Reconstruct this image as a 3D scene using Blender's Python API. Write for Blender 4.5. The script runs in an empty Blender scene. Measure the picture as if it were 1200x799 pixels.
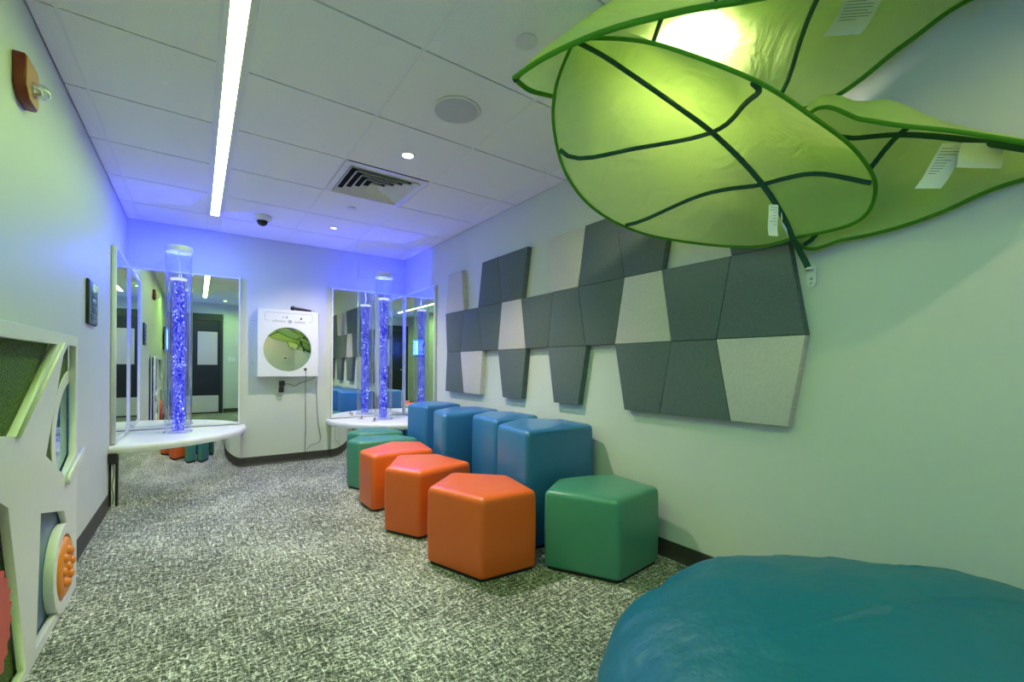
import bpy, bmesh, math, random
from mathutils import Vector, Matrix
random.seed(7)
D = bpy.data
COL = bpy.context.scene.collection
XL, XR, YB, YF, H = -0.543, 2.205, 5.35, -1.0, 2.44
PI = math.pi

# ------------------------------------------------------------------ materials
def nodes(name):
    m = D.materials.new(name); m.use_nodes = True
    nt = m.node_tree; b = nt.nodes['Principled BSDF']
    return m, nt, b

def mat(name, color, rough=0.5, metal=0.0, bump=0.0, bscale=200.0, var=0.0, vscale=30.0, coat=0.0, spec=0.5):
    m, nt, b = nodes(name)
    b.inputs['Base Color'].default_value = (*color, 1)
    b.inputs['Roughness'].default_value = rough
    b.inputs['Metallic'].default_value = metal
    b.inputs['Specular IOR Level'].default_value = spec
    b.inputs['Coat Weight'].default_value = coat
    tc = nt.nodes.new('ShaderNodeTexCoord')
    if bump:
        n = nt.nodes.new('ShaderNodeTexNoise'); n.inputs['Scale'].default_value = bscale
        n.inputs['Detail'].default_value = 4
        nt.links.new(tc.outputs['Object'], n.inputs['Vector'])
        bp = nt.nodes.new('ShaderNodeBump'); bp.inputs['Strength'].default_value = bump
        bp.inputs['Distance'].default_value = 0.002
        nt.links.new(n.outputs['Fac'], bp.inputs['Height']); nt.links.new(bp.outputs['Normal'], b.inputs['Normal'])
    n2 = nt.nodes.new('ShaderNodeTexNoise'); n2.inputs['Scale'].default_value = vscale
    nt.links.new(tc.outputs['Object'], n2.inputs['Vector'])
    mx = nt.nodes.new('ShaderNodeMix'); mx.data_type = 'RGBA'
    v = var or 0.03
    mx.inputs['A'].default_value = (*[c * (1 - v) for c in color], 1)
    mx.inputs['B'].default_value = (*[min(1, c * (1 + v)) for c in color], 1)
    nt.links.new(n2.outputs['Fac'], mx.inputs['Factor']); nt.links.new(mx.outputs['Result'], b.inputs['Base Color'])
    return m

def emis(name, color, strength):
    m = D.materials.new(name); m.use_nodes = True; nt = m.node_tree
    nt.nodes.clear()
    e = nt.nodes.new('ShaderNodeEmission'); e.inputs['Color'].default_value = (*color, 1); e.inputs['Strength'].default_value = strength
    o = nt.nodes.new('ShaderNodeOutputMaterial'); nt.links.new(e.outputs[0], o.inputs['Surface'])
    return m

M = {}
M['wall'] = mat('wall_paint', (0.63, 0.66, 0.58), 0.55, bump=0.15, bscale=350, var=0.015)
M['base'] = mat('cove_rubber', (0.045, 0.042, 0.035), 0.5)
M['white'] = mat('white_laminate', (0.78, 0.79, 0.74), 0.35)
M['frame'] = mat('white_mirror_frame', (0.80, 0.82, 0.78), 0.35)
M['plastic'] = mat('white_plastic', (0.75, 0.75, 0.72), 0.4)
M['tile'] = mat('ceiling_tile', (0.87, 0.87, 0.85), 0.9, bump=0.6, bscale=260, var=0.10, vscale=180)
M['grid'] = mat('ceiling_grid_shade', (0.42, 0.42, 0.42), 0.6)  # grey carries the shadow in the recessed tile seams
M['gridw'] = mat('ceiling_grid_white', (0.82, 0.82, 0.83), 0.5)
M['black'] = mat('black_plastic', (0.012, 0.012, 0.013), 0.4)
M['dark'] = mat('dark_void', (0.01, 0.01, 0.011), 0.9)
M['door'] = mat('black_door_laminate', (0.012, 0.013, 0.016), 0.35)
M['doorframe'] = mat('dark_metal_frame', (0.03, 0.034, 0.03), 0.4)
M['steel'] = mat('steel', (0.78, 0.70, 0.67), 0.4, metal=0.3)
M['paper'] = mat('pink_paper', (0.66, 0.50, 0.53), 0.8)
M['mirror'] = mat('mirror_glass', (0.90, 0.93, 0.90), 0.0, metal=1.0, var=0.001)
M['smirror'] = mat('acrylic_mirror', (0.86, 0.88, 0.86), 0.015, metal=1.0, var=0.001)
M['vinyl'] = mat('white_vinyl', (0.84, 0.84, 0.80), 0.35, bump=0.3, bscale=60)
M['blue'] = mat('blue_vinyl', (0.03, 0.165, 0.38), 0.3, bump=0.25, bscale=300)
M['orange'] = mat('orange_vinyl', (0.80, 0.13, 0.018), 0.3, bump=0.25, bscale=300)
M['teal'] = mat('green_vinyl', (0.065, 0.26, 0.175), 0.3, bump=0.25, bscale=300)
M['pad'] = mat('teal_nylon', (0.001, 0.145, 0.245), 0.45, bump=0.6, bscale=7, var=0.08, vscale=4)
for nd in M['pad'].node_tree.nodes:
    if nd.type == 'BUMP': nd.inputs['Distance'].default_value = 0.03
M['padbase'] = mat('charcoal_canvas', (0.03, 0.035, 0.035), 0.8, bump=0.4, bscale=250)
M['red'] = mat('red_brown_plastic', (0.20, 0.025, 0.01), 0.35)
M['ochre'] = mat('ochre_plastic', (0.50, 0.20, 0.04), 0.4)
M['orangep'] = mat('orange_plastic', (0.85, 0.26, 0.02), 0.3)
M['redp'] = mat('coral_plastic', (0.70, 0.07, 0.05), 0.4)
M['bluep'] = mat('blue_board', (0.06, 0.13, 0.25), 0.3)
M['bluem'] = mat('blue_acrylic_mirror', (0.14, 0.27, 0.50), 0.03, metal=1.0)
M['greyp'] = mat('grey_plastic', (0.32, 0.32, 0.32), 0.5)
M['rib'] = mat('dark_green_webbing', (0.01, 0.085, 0.035), 0.7, bump=0.5, bscale=200)
M['print'] = mat('grey_print', (0.16, 0.18, 0.16), 0.7)
M['plate'] = mat('blue_grey_plate', (0.10, 0.16, 0.24), 0.25)

def glassy(name, tint, mixf):
    m = D.materials.new(name); m.use_nodes = True; nt = m.node_tree; nt.nodes.clear()
    t = nt.nodes.new('ShaderNodeBsdfTransparent'); t.inputs['Color'].default_value = (*tint, 1)
    g = nt.nodes.new('ShaderNodeBsdfGlossy'); g.inputs['Roughness'].default_value = 0.03
    g.inputs['Color'].default_value = (0.9, 0.93, 1.0, 1)
    lw = nt.nodes.new('ShaderNodeLayerWeight'); lw.inputs['Blend'].default_value = mixf
    mx = nt.nodes.new('ShaderNodeMixShader'); o = nt.nodes.new('ShaderNodeOutputMaterial')
    nt.links.new(lw.outputs['Facing'], mx.inputs[0]); nt.links.new(t.outputs[0], mx.inputs[1]); nt.links.new(g.outputs[0], mx.inputs[2])
    nt.links.new(mx.outputs[0], o.inputs['Surface'])
    return m
M['acrylic'] = glassy('clear_acrylic', (0.93, 0.95, 1.0), 0.30)
M['lens'] = glassy('clear_lens', (0.9, 0.95, 0.92), 0.45)

def water_mat():
    m = D.materials.new('lit_blue_water'); m.use_nodes = True; nt = m.node_tree; nt.nodes.clear()
    tc = nt.nodes.new('ShaderNodeTexCoord'); mp = nt.nodes.new('ShaderNodeMapping'); mp.inputs['Scale'].default_value = (34, 34, 15)
    v = nt.nodes.new('ShaderNodeTexVoronoi'); v.inputs['Scale'].default_value = 1.6; v.feature = 'DISTANCE_TO_EDGE'
    nz = nt.nodes.new('ShaderNodeTexNoise'); nz.inputs['Scale'].default_value = 1.2; nz.inputs['Detail'].default_value = 5
    nz.inputs['Distortion'].default_value = 1.5
    nt.links.new(tc.outputs['Object'], mp.inputs['Vector']); nt.links.new(mp.outputs[0], nz.inputs['Vector'])
    nt.links.new(nz.outputs['Color'], v.inputs['Vector'])
    cr = nt.nodes.new('ShaderNodeValToRGB')
    el = cr.color_ramp.elements
    el[0].position = 0.0; el[0].color = (0.75, 0.82, 1, 1)
    el[1].position = 0.09; el[1].color = (0.02, 0.02, 0.75, 1)
    e2 = el.new(0.035); e2.color = (0.10, 0.13, 1.0, 1)
    nt.links.new(v.outputs['Distance'], cr.inputs[0])
    em = nt.nodes.new('ShaderNodeEmission'); em.inputs['Strength'].default_value = 0.36
    nt.links.new(cr.outputs[0], em.inputs['Color'])
    t = nt.nodes.new('ShaderNodeBsdfTransparent'); t.inputs['Color'].default_value = (0.75, 0.8, 1, 1)
    mx = nt.nodes.new('ShaderNodeMixShader')
    r2 = nt.nodes.new('ShaderNodeMapRange'); r2.inputs['From Min'].default_value = 0.25; r2.inputs['From Max'].default_value = 0.75
    r2.inputs['To Min'].default_value = 0.25; r2.inputs['To Max'].default_value = 0.8
    nt.links.new(nz.outputs['Fac'], r2.inputs[0]); nt.links.new(r2.outputs[0], mx.inputs[0])
    nt.links.new(t.outputs[0], mx.inputs[1]); nt.links.new(em.outputs[0], mx.inputs[2])
    o = nt.nodes.new('ShaderNodeOutputMaterial'); nt.links.new(mx.outputs[0], o.inputs['Surface'])
    return m
M['water'] = water_mat()
M['bubble'] = emis('lit_bubbles', (0.45, 0.55, 1.0), 0.7)

def leaf_mat(name, color, tw):
    m = D.materials.new(name); m.use_nodes = True; nt = m.node_tree; nt.nodes.clear()
    tc = nt.nodes.new('ShaderNodeTexCoord')
    nz = nt.nodes.new('ShaderNodeTexNoise'); nz.inputs['Scale'].default_value = 5; nz.inputs['Detail'].default_value = 5
    nz.inputs['Distortion'].default_value = 1.2
    nt.links.new(tc.outputs['Object'], nz.inputs['Vector'])
    bp = nt.nodes.new('ShaderNodeBump'); bp.inputs['Strength'].default_value = 0.5; bp.inputs['Distance'].default_value = 0.04
    nt.links.new(nz.outputs['Fac'], bp.inputs['Height'])
    d = nt.nodes.new('ShaderNodeBsdfDiffuse'); d.inputs['Color'].default_value = (*color, 1)
    t = nt.nodes.new('ShaderNodeBsdfTranslucent'); t.inputs['Color'].default_value = (*tw, 1)
    for s in (d, t): nt.links.new(bp.outputs[0], s.inputs['Normal'])
    mx = nt.nodes.new('ShaderNodeMixShader'); mx.inputs[0].default_value = 0.62
    nt.links.new(d.outputs[0], mx.inputs[1]); nt.links.new(t.outputs[0], mx.inputs[2])
    o = nt.nodes.new('ShaderNodeOutputMaterial'); nt.links.new(mx.outputs[0], o.inputs['Surface'])
    return m
M['leaf'] = leaf_mat('translucent_green_fabric', (0.56, 0.74, 0.27), (0.80, 0.96, 0.40))
M['hem'] = leaf_mat('green_hem', (0.16, 0.42, 0.06), (0.20, 0.50, 0.08))
M['tag'] = mat('white_care_label', (0.80, 0.86, 0.82), 0.6)

def carpet_mat():
    m, nt, b = nodes('patterned_carpet')
    L = nt.links.new
    tc = nt.nodes.new('ShaderNodeTexCoord')
    def nz(scale, vec, det=2, rough=0.5):
        n = nt.nodes.new('ShaderNodeTexNoise'); n.inputs['Scale'].default_value = scale; n.inputs['Detail'].default_value = det
        n.inputs['Roughness'].default_value = rough
        L(vec, n.inputs['Vector']); return n.outputs['Fac']
    def mp(sx, sy, loc=0):
        p = nt.nodes.new('ShaderNodeMapping'); p.inputs['Scale'].default_value = (sx, sy, 1); p.inputs['Location'].default_value = (loc, loc, 0)
        L(tc.outputs['Object'], p.inputs['Vector']); return p.outputs[0]
    def math_(op, a, bb, clamp=False):
        x = nt.nodes.new('ShaderNodeMath'); x.operation = op; x.use_clamp = clamp
        for i, v in enumerate((a, bb)):
            if isinstance(v, (int, float)): x.inputs[i].default_value = v
            else: L(v, x.inputs[i])
        return x.outputs[0]
    a = nz(1.0, mp(14, 80), 3, 0.65)          # strokes running across the room
    c = nz(1.0, mp(80, 14, 5), 3, 0.65)       # strokes running along it
    mxs = math_('MAXIMUM', a, c)
    fine = nz(190, tc.outputs['Object'], 2, 0.7)
    f2 = nz(75, tc.outputs['Object'], 2, 0.6)
    big = nz(2.0, tc.outputs['Object'], 2)
    s = math_('ADD', math_('MULTIPLY', mxs, 1.1), math_('MULTIPLY', fine, 0.95))
    s = math_('ADD', s, math_('MULTIPLY', f2, 0.75))
    s = math_('ADD', s, math_('MULTIPLY', big, 0.22))
    cr = nt.nodes.new('ShaderNodeValToRGB')
    el = cr.color_ramp.elements
    el[0].position = 0.0; el[0].color = (0.045, 0.055, 0.042, 1)
    el[1].position = 1.0; el[1].color = (0.95, 0.95, 0.88, 1)
    e2 = el.new(0.45); e2.color = (0.24, 0.25, 0.22, 1)
    mr = nt.nodes.new('ShaderNodeMapRange'); mr.inputs['From Min'].default_value = 1.41; mr.inputs['From Max'].default_value = 1.80
    L(s, mr.inputs[0]); L(mr.outputs[0], cr.inputs[0]); L(cr.outputs[0], b.inputs['Base Color'])
    b.inputs['Roughness'].default_value = 0.95; b.inputs['Specular IOR Level'].default_value = 0.1
    bp = nt.nodes.new('ShaderNodeBump'); bp.inputs['Strength'].default_value = 0.5; bp.inputs['Distance'].default_value = 0.004
    L(fine, bp.inputs['Height']); L(bp.outputs[0], b.inputs['Normal'])
    return m
M['carpet'] = carpet_mat()

def turf_mat():
    m, nt, b = nodes('artificial_turf'); L = nt.links.new
    tc = nt.nodes.new('ShaderNodeTexCoord')
    n = nt.nodes.new('ShaderNodeTexNoise'); n.inputs['Scale'].default_value = 150; n.inputs['Detail'].default_value = 4
    L(tc.outputs['Object'], n.inputs['Vector'])
    cr = nt.nodes.new('ShaderNodeValToRGB'); el = cr.color_ramp.elements
    el[0].position = 0.35; el[0].color = (0.020, 0.055, 0.008, 1); el[1].position = 0.68; el[1].color = (0.16, 0.28, 0.045, 1)
    L(n.outputs['Fac'], cr.inputs[0]); L(cr.outputs[0], b.inputs['Base Color'])
    b.inputs['Roughness'].default_value = 0.9
    bp = nt.nodes.new('ShaderNodeBump'); bp.inputs['Strength'].default_value = 1; bp.inputs['Distance'].default_value = 0.01
    L(n.outputs['Fac'], bp.inputs['Height']); L(bp.outputs[0], b.inputs['Normal'])
    return m
M['turf'] = turf_mat()

def fabric_mat(name, c1, c2):
    m, nt, b = nodes(name); L = nt.links.new
    tc = nt.nodes.new('ShaderNodeTexCoord')
    res = []
    for sc in ((1, 60, 650), (1, 650, 60)):
        p = nt.nodes.new('ShaderNodeMapping'); p.inputs['Scale'].default_value = sc; L(tc.outputs['Object'], p.inputs['Vector'])
        n = nt.nodes.new('ShaderNodeTexNoise'); n.inputs['Scale'].default_value = 1; n.inputs['Detail'].default_value = 2
        L(p.outputs[0], n.inputs['Vector']); res.append(n.outputs['Fac'])
    a = nt.nodes.new('ShaderNodeMath'); a.operation = 'ADD'; L(res[0], a.inputs[0]); L(res[1], a.inputs[1])
    mr = nt.nodes.new('ShaderNodeMapRange'); mr.inputs['From Min'].default_value = 0.75; mr.inputs['From Max'].default_value = 1.25; L(a.outputs[0], mr.inputs[0])
    mx = nt.nodes.new('ShaderNodeMix'); mx.data_type = 'RGBA'; mx.inputs['A'].default_value = (*c1, 1); mx.inputs['B'].default_value = (*c2, 1)
    L(mr.outputs[0], mx.inputs['Factor']); L(mx.outputs['Result'], b.inputs['Base Color'])
    b.inputs['Roughness'].default_value = 0.9; b.inputs['Specular IOR Level'].default_value = 0.2
    return m
M['pdark'] = fabric_mat('charcoal_fabric', (0.095, 0.125, 0.125), (0.155, 0.19, 0.188))
M['pbeige'] = fabric_mat('beige_fabric', (0.50, 0.47, 0.43), (0.66, 0.63, 0.58))

# ------------------------------------------------------------------ helpers
def link(name, me, m, parent=None, smooth=False):
    if m is not None:
        for x in (m if isinstance(m, (list, tuple)) else [m]): me.materials.append(x)
    if smooth:
        for p in me.polygons: p.use_smooth = True
    o = D.objects.new(name, me); COL.objects.link(o)
    if parent: o.parent = parent
    return o

def obj(name, bm, m, parent=None, smooth=False, auto=None):
    bmesh.ops.recalc_face_normals(bm, faces=bm.faces)
    me = D.meshes.new(name); bm.to_mesh(me); bm.free()
    o = link(name, me, m, parent, smooth)
    if auto is not None:
        for p in me.polygons: p.use_smooth = True
        me.set_sharp_from_angle(angle=math.radians(auto))
    return o

def tag(o, label, cat, group=None, kind=None):
    o['label'] = label; o['category'] = cat
    if group: o['group'] = group
    if kind: o['kind'] = kind
    return o

def thing(name, label, cat, group=None):
    o = D.objects.new(name, None); o.empty_display_size = 0.05; COL.objects.link(o)
    return tag(o, label, cat, group)

def struct(o):
    o['kind'] = 'structure'; return o

def box(bm, x0, x1, y0, y1, z0, z1, mi=0, bev=0.0):
    vs = [bm.verts.new((x, y, z)) for z in (z0, z1) for y in (y0, y1) for x in (x0, x1)]
    fs = [bm.faces.new([vs[i] for i in q]) for q in ((0, 1, 3, 2), (4, 6, 7, 5), (0, 4, 5, 1), (2, 3, 7, 6), (0, 2, 6, 4), (1, 5, 7, 3))]
    for f in fs: f.material_index = mi
    if bev:
        es = list({e for f in fs for e in f.edges})
        bmesh.ops.bevel(bm, geom=es, offset=bev, segments=2, profile=0.5, affect='EDGES')

def boxo(name, x0, x1, y0, y1, z0, z1, m, parent=None, bev=0.0):
    bm = bmesh.new(); box(bm, x0, x1, y0, y1, z0, z1, 0, bev)
    return obj(name, bm, m, parent, auto=35 if bev else None)

def lathe(bm, prof, c=(0, 0, 0), axis='Z', seg=32, a0=0, a1=2 * PI):
    full = abs(a1 - a0 - 2 * PI) < 1e-6
    n = seg if full else seg + 1
    rings = []
    for r, h in prof:
        ring = []
        for i in range(n):
            a = a0 + (a1 - a0) * i / seg
            u, v = r * math.cos(a), r * math.sin(a)
            p = {'Z': (u, v, h), 'X': (h, u, v), 'Y': (u, h, v)}[axis]
            ring.append(bm.verts.new((c[0] + p[0], c[1] + p[1], c[2] + p[2])))
        rings.append(ring)
    for a, b in zip(rings, rings[1:]):
        for i in range(seg if full else seg):
            j = (i + 1) % n
            if a[i].co == a[j].co and b[i].co == b[j].co: continue
            bm.faces.new((a[i], a[j], b[j], b[i]))
    bmesh.ops.remove_doubles(bm, verts=bm.verts, dist=1e-5)

def tube(bm, pts, r, seg=8, caps=True):
    pts = [Vector(p) for p in pts]; n = len(pts); rings = []
    rr = r if isinstance(r, (list, tuple)) else [r] * n
    up = Vector((0, 0, 1))
    for i in range(n):
        d = (pts[min(i + 1, n - 1)] - pts[max(i - 1, 0)]).normalized()
        if abs(d.dot(up)) > 0.95: ref = Vector((1, 0, 0))
        else: ref = up
        u = d.cross(ref).normalized(); v = u.cross(d)
        rings.append([bm.verts.new(pts[i] + (u * math.cos(2 * PI * k / seg) + v * math.sin(2 * PI * k / seg)) * rr[i]) for k in range(seg)])
    for a, b in zip(rings, rings[1:]):
        for k in range(seg):
            bm.faces.new((a[k], a[(k + 1) % seg], b[(k + 1) % seg], b[k]))
    if caps:
        bm.faces.new(rings[0]); bm.faces.new(rings[-1])

def smooth_path(pts, n=8):
    P = [Vector(p) for p in pts]; out = []
    for i in range(len(P) - 1):
        p0, p1, p2, p3 = P[max(i - 1, 0)], P[i], P[i + 1], P[min(i + 2, len(P) - 1)]
        for k in range(n):
            t = k / n
            out.append(0.5 * ((2 * p1) + (p2 - p0) * t + (2 * p0 - 5 * p1 + 4 * p2 - p3) * t * t + (3 * p1 - p0 - 3 * p2 + p3) * t ** 3))
    out.append(P[-1]); return out

def plate(name, loops, w0, w1, axis, m, parent=None, bev=0.0):
    """flat board with holes; loops[0] is the outline. axis X: points are (y,z); Y: (x,z); Z: (x,y)"""
    cu = D.curves.new('tmp', 'CURVE'); cu.dimensions = '2D'; cu.fill_mode = 'BOTH'
    cu.extrude = (w1 - w0) / 2 - bev; cu.bevel_depth = bev; cu.bevel_resolution = 1; cu.offset = -bev
    for lp in loops:
        s = cu.splines.new('POLY'); s.points.add(len(lp) - 1); s.use_cyclic_u = True
        for i, (u, v) in enumerate(lp): s.points[i].co = (u, v, 0, 1)
    t = D.objects.new('tmp', cu); COL.objects.link(t)
    dg = bpy.context.evaluated_depsgraph_get()
    me = D.meshes.new_from_object(t.evaluated_get(dg)); D.objects.remove(t); D.curves.remove(cu)
    wc = (w0 + w1) / 2
    for v in me.vertices:
        a, b, c = v.co
        v.co = {'X': (wc + c, a, b), 'Y': (a, wc + c, b), 'Z': (a, b, wc + c)}[axis]
    me.materials.clear()
    bm = bmesh.new(); bm.from_mesh(me); D.meshes.remove(me)
    bmesh.ops.remove_doubles(bm, verts=bm.verts, dist=1e-5)
    return obj(name, bm, m, parent)

def text(name, s, size, loc, axis, m, parent=None):
    cu = D.curves.new('tmp', 'FONT'); cu.body = s; cu.size = size; cu.extrude = 0.0004; cu.align_x = 'CENTER'
    t = D.objects.new('tmp', cu); COL.objects.link(t)
    dg = bpy.context.evaluated_depsgraph_get()
    me = D.meshes.new_from_object(t.evaluated_get(dg)); D.objects.remove(t); D.curves.remove(cu)
    for v in me.vertices:
        a, b, c = v.co
        v.co = (loc[0] + a, loc[1] - c, loc[2] + b)
    me.materials.clear()
    return link(name, me, m, parent)

def circ(cx, cy, r, n=40, a0=0, a1=2 * PI, ry=None, end=False):
    ry = ry or r
    return [(cx + r * math.cos(a0 + (a1 - a0) * i / (n - (1 if end else 0))), cy + ry * math.sin(a0 + (a1 - a0) * i / (n - (1 if end else 0)))) for i in range(n)]

# ------------------------------------------------------------------ room shell
T = 0.1
struct(boxo('floor', XL - T, XR + T, YF - T, YB + T, -0.1, 0, M['carpet']))
struct(boxo('wall_left', XL - T, XL, YF - T, YB + T, 0, H + 0.12, M['wall']))
struct(boxo('wall_right', XR, XR + T, YF - T, YB + T, 0, H + 0.12, M['wall']))
struct(boxo('wall_back', XL, XR, YB, YB + T, 0, H + 0.12, M['wall']))
DX0, DX1, DZ = -0.47, 0.43, 2.05
bm = bmesh.new()
box(bm, XL, DX0 - 0.05, YF - T, YF, 0, H + 0.12); box(bm, DX1 + 0.05, XR, YF - T, YF, 0, H + 0.12)
box(bm, DX0 - 0.05, DX1 + 0.05, YF - T, YF, DZ + 0.16, H + 0.12)
struct(obj('wall_front', bm, M['wall']))

# ceiling: lay-in tiles on a grid (0.61 m module), slot left open for the linear lamp
xs = [XL, -0.4516, 0.0700, 0.1835, 0.7972, 1.4130, 2.0295, XR]
ys = [YF]
y = 1.7469 - 0.61 * 4
while y < YB:
    ys.append(y); y += 0.61
ys.append(YB)
bm = bmesh.new()
box(bm, XL, XR, YF, YB, H + 0.045, H + 0.06, 1)
for i in range(len(xs) - 1):
    for j in range(len(ys) - 1):
        x0, x1, y0, y1 = xs[i], xs[i + 1], ys[j], ys[j + 1]
        slot = i == 2
        if slot and y0 > -0.45 and y1 < 4.81: continue
        gx, gy = 0.006, 0.0055
        if x1 - x0 < 0.03 or y1 - y0 < 0.03: continue
        if slot and y1 > 4.5: y0 = 4.806
        if abs(x0 - 0.7972) < 0.01 and abs(y0 - 2.9669) < 0.01: continue
        box(bm, x0 + gx, x1 - gx, y0 + gy, y1 - gy, H, H + 0.02, 0)
for x in xs[1:-1]: box(bm, x - 0.012, x + 0.012, YF, YB, H + 0.003, H + 0.022, 2)
for y in ys[1:-1]:
    box(bm, XL, 0.07, y - 0.012, y + 0.012, H + 0.009, H + 0.022, 1)
    box(bm, 0.1835, XR, y - 0.012, y + 0.012, H + 0.009, H + 0.022, 1)
struct(obj('ceiling', bm, [M['tile'], M['grid'], M['gridw']]))

# baseboards with a small cove foot
def baseboard(name, pts, nrm):
    bm = bmesh.new()
    (x0, y0), (x1, y1) = pts; nx, ny = nrm
    prof = [(0.0005, 0.0), (0.016, 0.0), (0.009, 0.012), (0.006, 0.03), (0.006, 0.093), (0.004, 0.096), (0.0005, 0.096)]
    r = []
    for (x, y) in ((x0, y0), (x1, y1)): r.append([bm.verts.new((x + nx * a, y + ny * a, z)) for a, z in prof])
    n = len(prof)
    for i in range(n): bm.faces.new((r[0][i], r[0][(i + 1) % n], r[1][(i + 1) % n], r[1][i]))
    bm.faces.new(r[0]); bm.faces.new(r[1])
    return struct(obj(name, bm, M['base']))
baseboard('baseboard_left', ((XL, YF), (XL, YB)), (1, 0))
baseboard('baseboard_right', ((XR, YF), (XR, YB)), (-1, 0))
baseboard('baseboard_back', ((XL, YB), (XR, YB)), (0, -1))
baseboard('baseboard_front', ((DX1 + 0.06, YF), (XR, YF)), (0, 1))

# door behind the viewer, seen only in the mirrors
dr = struct(boxo('door_1', DX0, DX1, YF - 0.045, YF - 0.005, 0.01, DZ, M['door']))
boxo('window_paper', 0.03 - 0.02, 0.375, YF - 0.006, YF - 0.003, 1.08, 1.81, M['paper'], dr)
boxo('kick_plate', DX0 + 0.03, DX1 - 0.03, YF - 0.006, YF - 0.002, 0.03, 0.40, M['steel'], dr)
bm = bmesh.new(); tube(bm, [(-0.40, YF + 0.0, 0.98), (-0.40, YF + 0.05, 0.98), (-0.28, YF + 0.05, 0.98)], 0.011); obj('door_handle', bm, M['steel'], dr)
bm = bmesh.new()
box(bm, DX0 - 0.05, DX0, YF - 0.08, YF + 0.015, 0, DZ + 0.15); box(bm, DX1, DX1 + 0.05, YF - 0.08, YF + 0.015, 0, DZ + 0.15)
box(bm, DX0, DX1, YF - 0.08, YF + 0.015, DZ + 0.005, DZ + 0.15)
struct(obj('trim_1', bm, M['doorframe']))

# ------------------------------------------------------------------ ceiling fixtures
t = thing('linear_ceiling_light', 'long narrow white linear lamp glowing in the ceiling slot', 'ceiling light')
LX0, LX1, LY0, LY1 = 0.076, 0.178, -0.40, 4.80
bm = bmesh.new()
box(bm, LX0, LX0 + 0.020, LY0, LY1, H - 0.001, H + 0.03); box(bm, LX1 - 0.020, LX1, LY0, LY1, H - 0.001, H + 0.03)
box(bm, LX0 + 0.020, LX1 - 0.020, LY0, LY0 + 0.01, H, H + 0.03); box(bm, LX0 + 0.020, LX1 - 0.020, LY1 - 0.01, LY1, H, H + 0.03)
obj('housing', bm, M['white'], t)
M['strip'] = emis('led_diffuser', (0.62, 1.0, 0.24), 12.0)
boxo('diffuser', LX0 + 0.0205, LX1 - 0.0205, LY0 + 0.011, LY1 - 0.011, H + 0.004, H + 0.02, M['strip'], t)

# air diffuser
t = thing('air_vent', 'square stepped white air diffuser set in a ceiling tile', 'vent')
vx0, vx1, vy0, vy1 = 0.806, 1.404, 2.973, 3.570
cx, cy = 1.105, 3.29
bm = bmesh.new()
HW = 0.255
loopo = [(vx0, vy0), (vx1, vy0), (vx1, vy1), (vx0, vy1)]
plate('rim', [loopo, [(cx - HW, cy - HW), (cx - HW, cy + HW), (cx + HW, cy + HW), (cx + HW, cy - HW)]], H - 0.004, H - 0.0005, 'Z', M['plastic'], t)
bm = bmesh.new()
for k in range(5):
    o_, i_ = HW - k * 0.05, HW - k * 0.05 - 0.032
    z0, z1 = H - 0.012, H + 0.018
    co = [(cx - o_, cy - o_), (cx + o_, cy - o_), (cx + o_, cy + o_), (cx - o_, cy + o_)]
    ci = [(cx - i_, cy - i_), (cx + i_, cy - i_), (cx + i_, cy + i_), (cx - i_, cy + i_)]
    a = [bm.verts.new((x, y, z0)) for x, y in co]; b = [bm.verts.new((x, y, z1)) for x, y in ci]
    a2 = [bm.verts.new((x, y, z0 + 0.003)) for x, y in co]; b2 = [bm.verts.new((x, y, z1 + 0.003)) for x, y in ci]
    for q in range(4):
        w = (q + 1) % 4
        bm.faces.new((a[q], a[w], b[w], b[q])); bm.faces.new((a2[q], a2[w], b2[w], b2[q]))
        bm.faces.new((a[q], a[w], a2[w], a2[q])); bm.faces.new((b[q], b[w], b2[w], b2[q]))
obj('louvres', bm, M['plastic'], t)
boxo('duct', cx - HW, cx + HW, cy - HW, cy + HW, H + 0.0225, H + 0.044, M['dark'], t)

# speaker
t = thing('ceiling_speaker', 'large round grey speaker grille in the ceiling', 'speaker')
bm = bmesh.new(); lathe(bm, [(0.125, 0), (0.128, -0.004), (0.122, -0.007), (0.113, -0.006), (0.113, 0)], (1.127, 2.055, H - 0.0005)); obj('ring', bm, M['plastic'], t, auto=40)
bm = bmesh.new(); lathe(bm, [(0.112, 0), (0.112, -0.005), (0.06, -0.0065), (0.0, -0.007)], (1.127, 2.055, H - 0.0005)); obj('grille', bm, mat('grille_grey', (0.55, 0.55, 0.55), 0.6), t, auto=40)

# downlights
M['lamp'] = emis('downlight_lens', (1.0, 0.95, 0.86), 12.0)
M['lampdim'] = emis('downlight_lens_dim', (1.0, 0.97, 0.92), 1.5)
def downlight(x, y, label, m, r=0.045):
    t = thing('recessed_downlight', label, 'downlight', 'recessed downlights in the ceiling')
    bm = bmesh.new(); lathe(bm, [(r, 0), (r, -0.003), (r - 0.008, -0.005), (r - 0.012, -0.001), (r - 0.012, 0)], (x, y, H - 0.0004)); obj('trim_ring', bm, M['plastic'], t, auto=40)
    bm = bmesh.new(); lathe(bm, [(r - 0.0125, 0), (r - 0.0125, -0.001), (0, -0.0012)], (x, y, H - 0.0004)); obj('lens', bm, m, t)
    return t
downlight(1.113, 2.678, 'small lit round downlight in the ceiling between speaker and air vent', M['lamp'])
downlight(1.104, 4.514, 'small round downlight in the ceiling beyond the air vent', M['lampdim'], 0.04)

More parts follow.
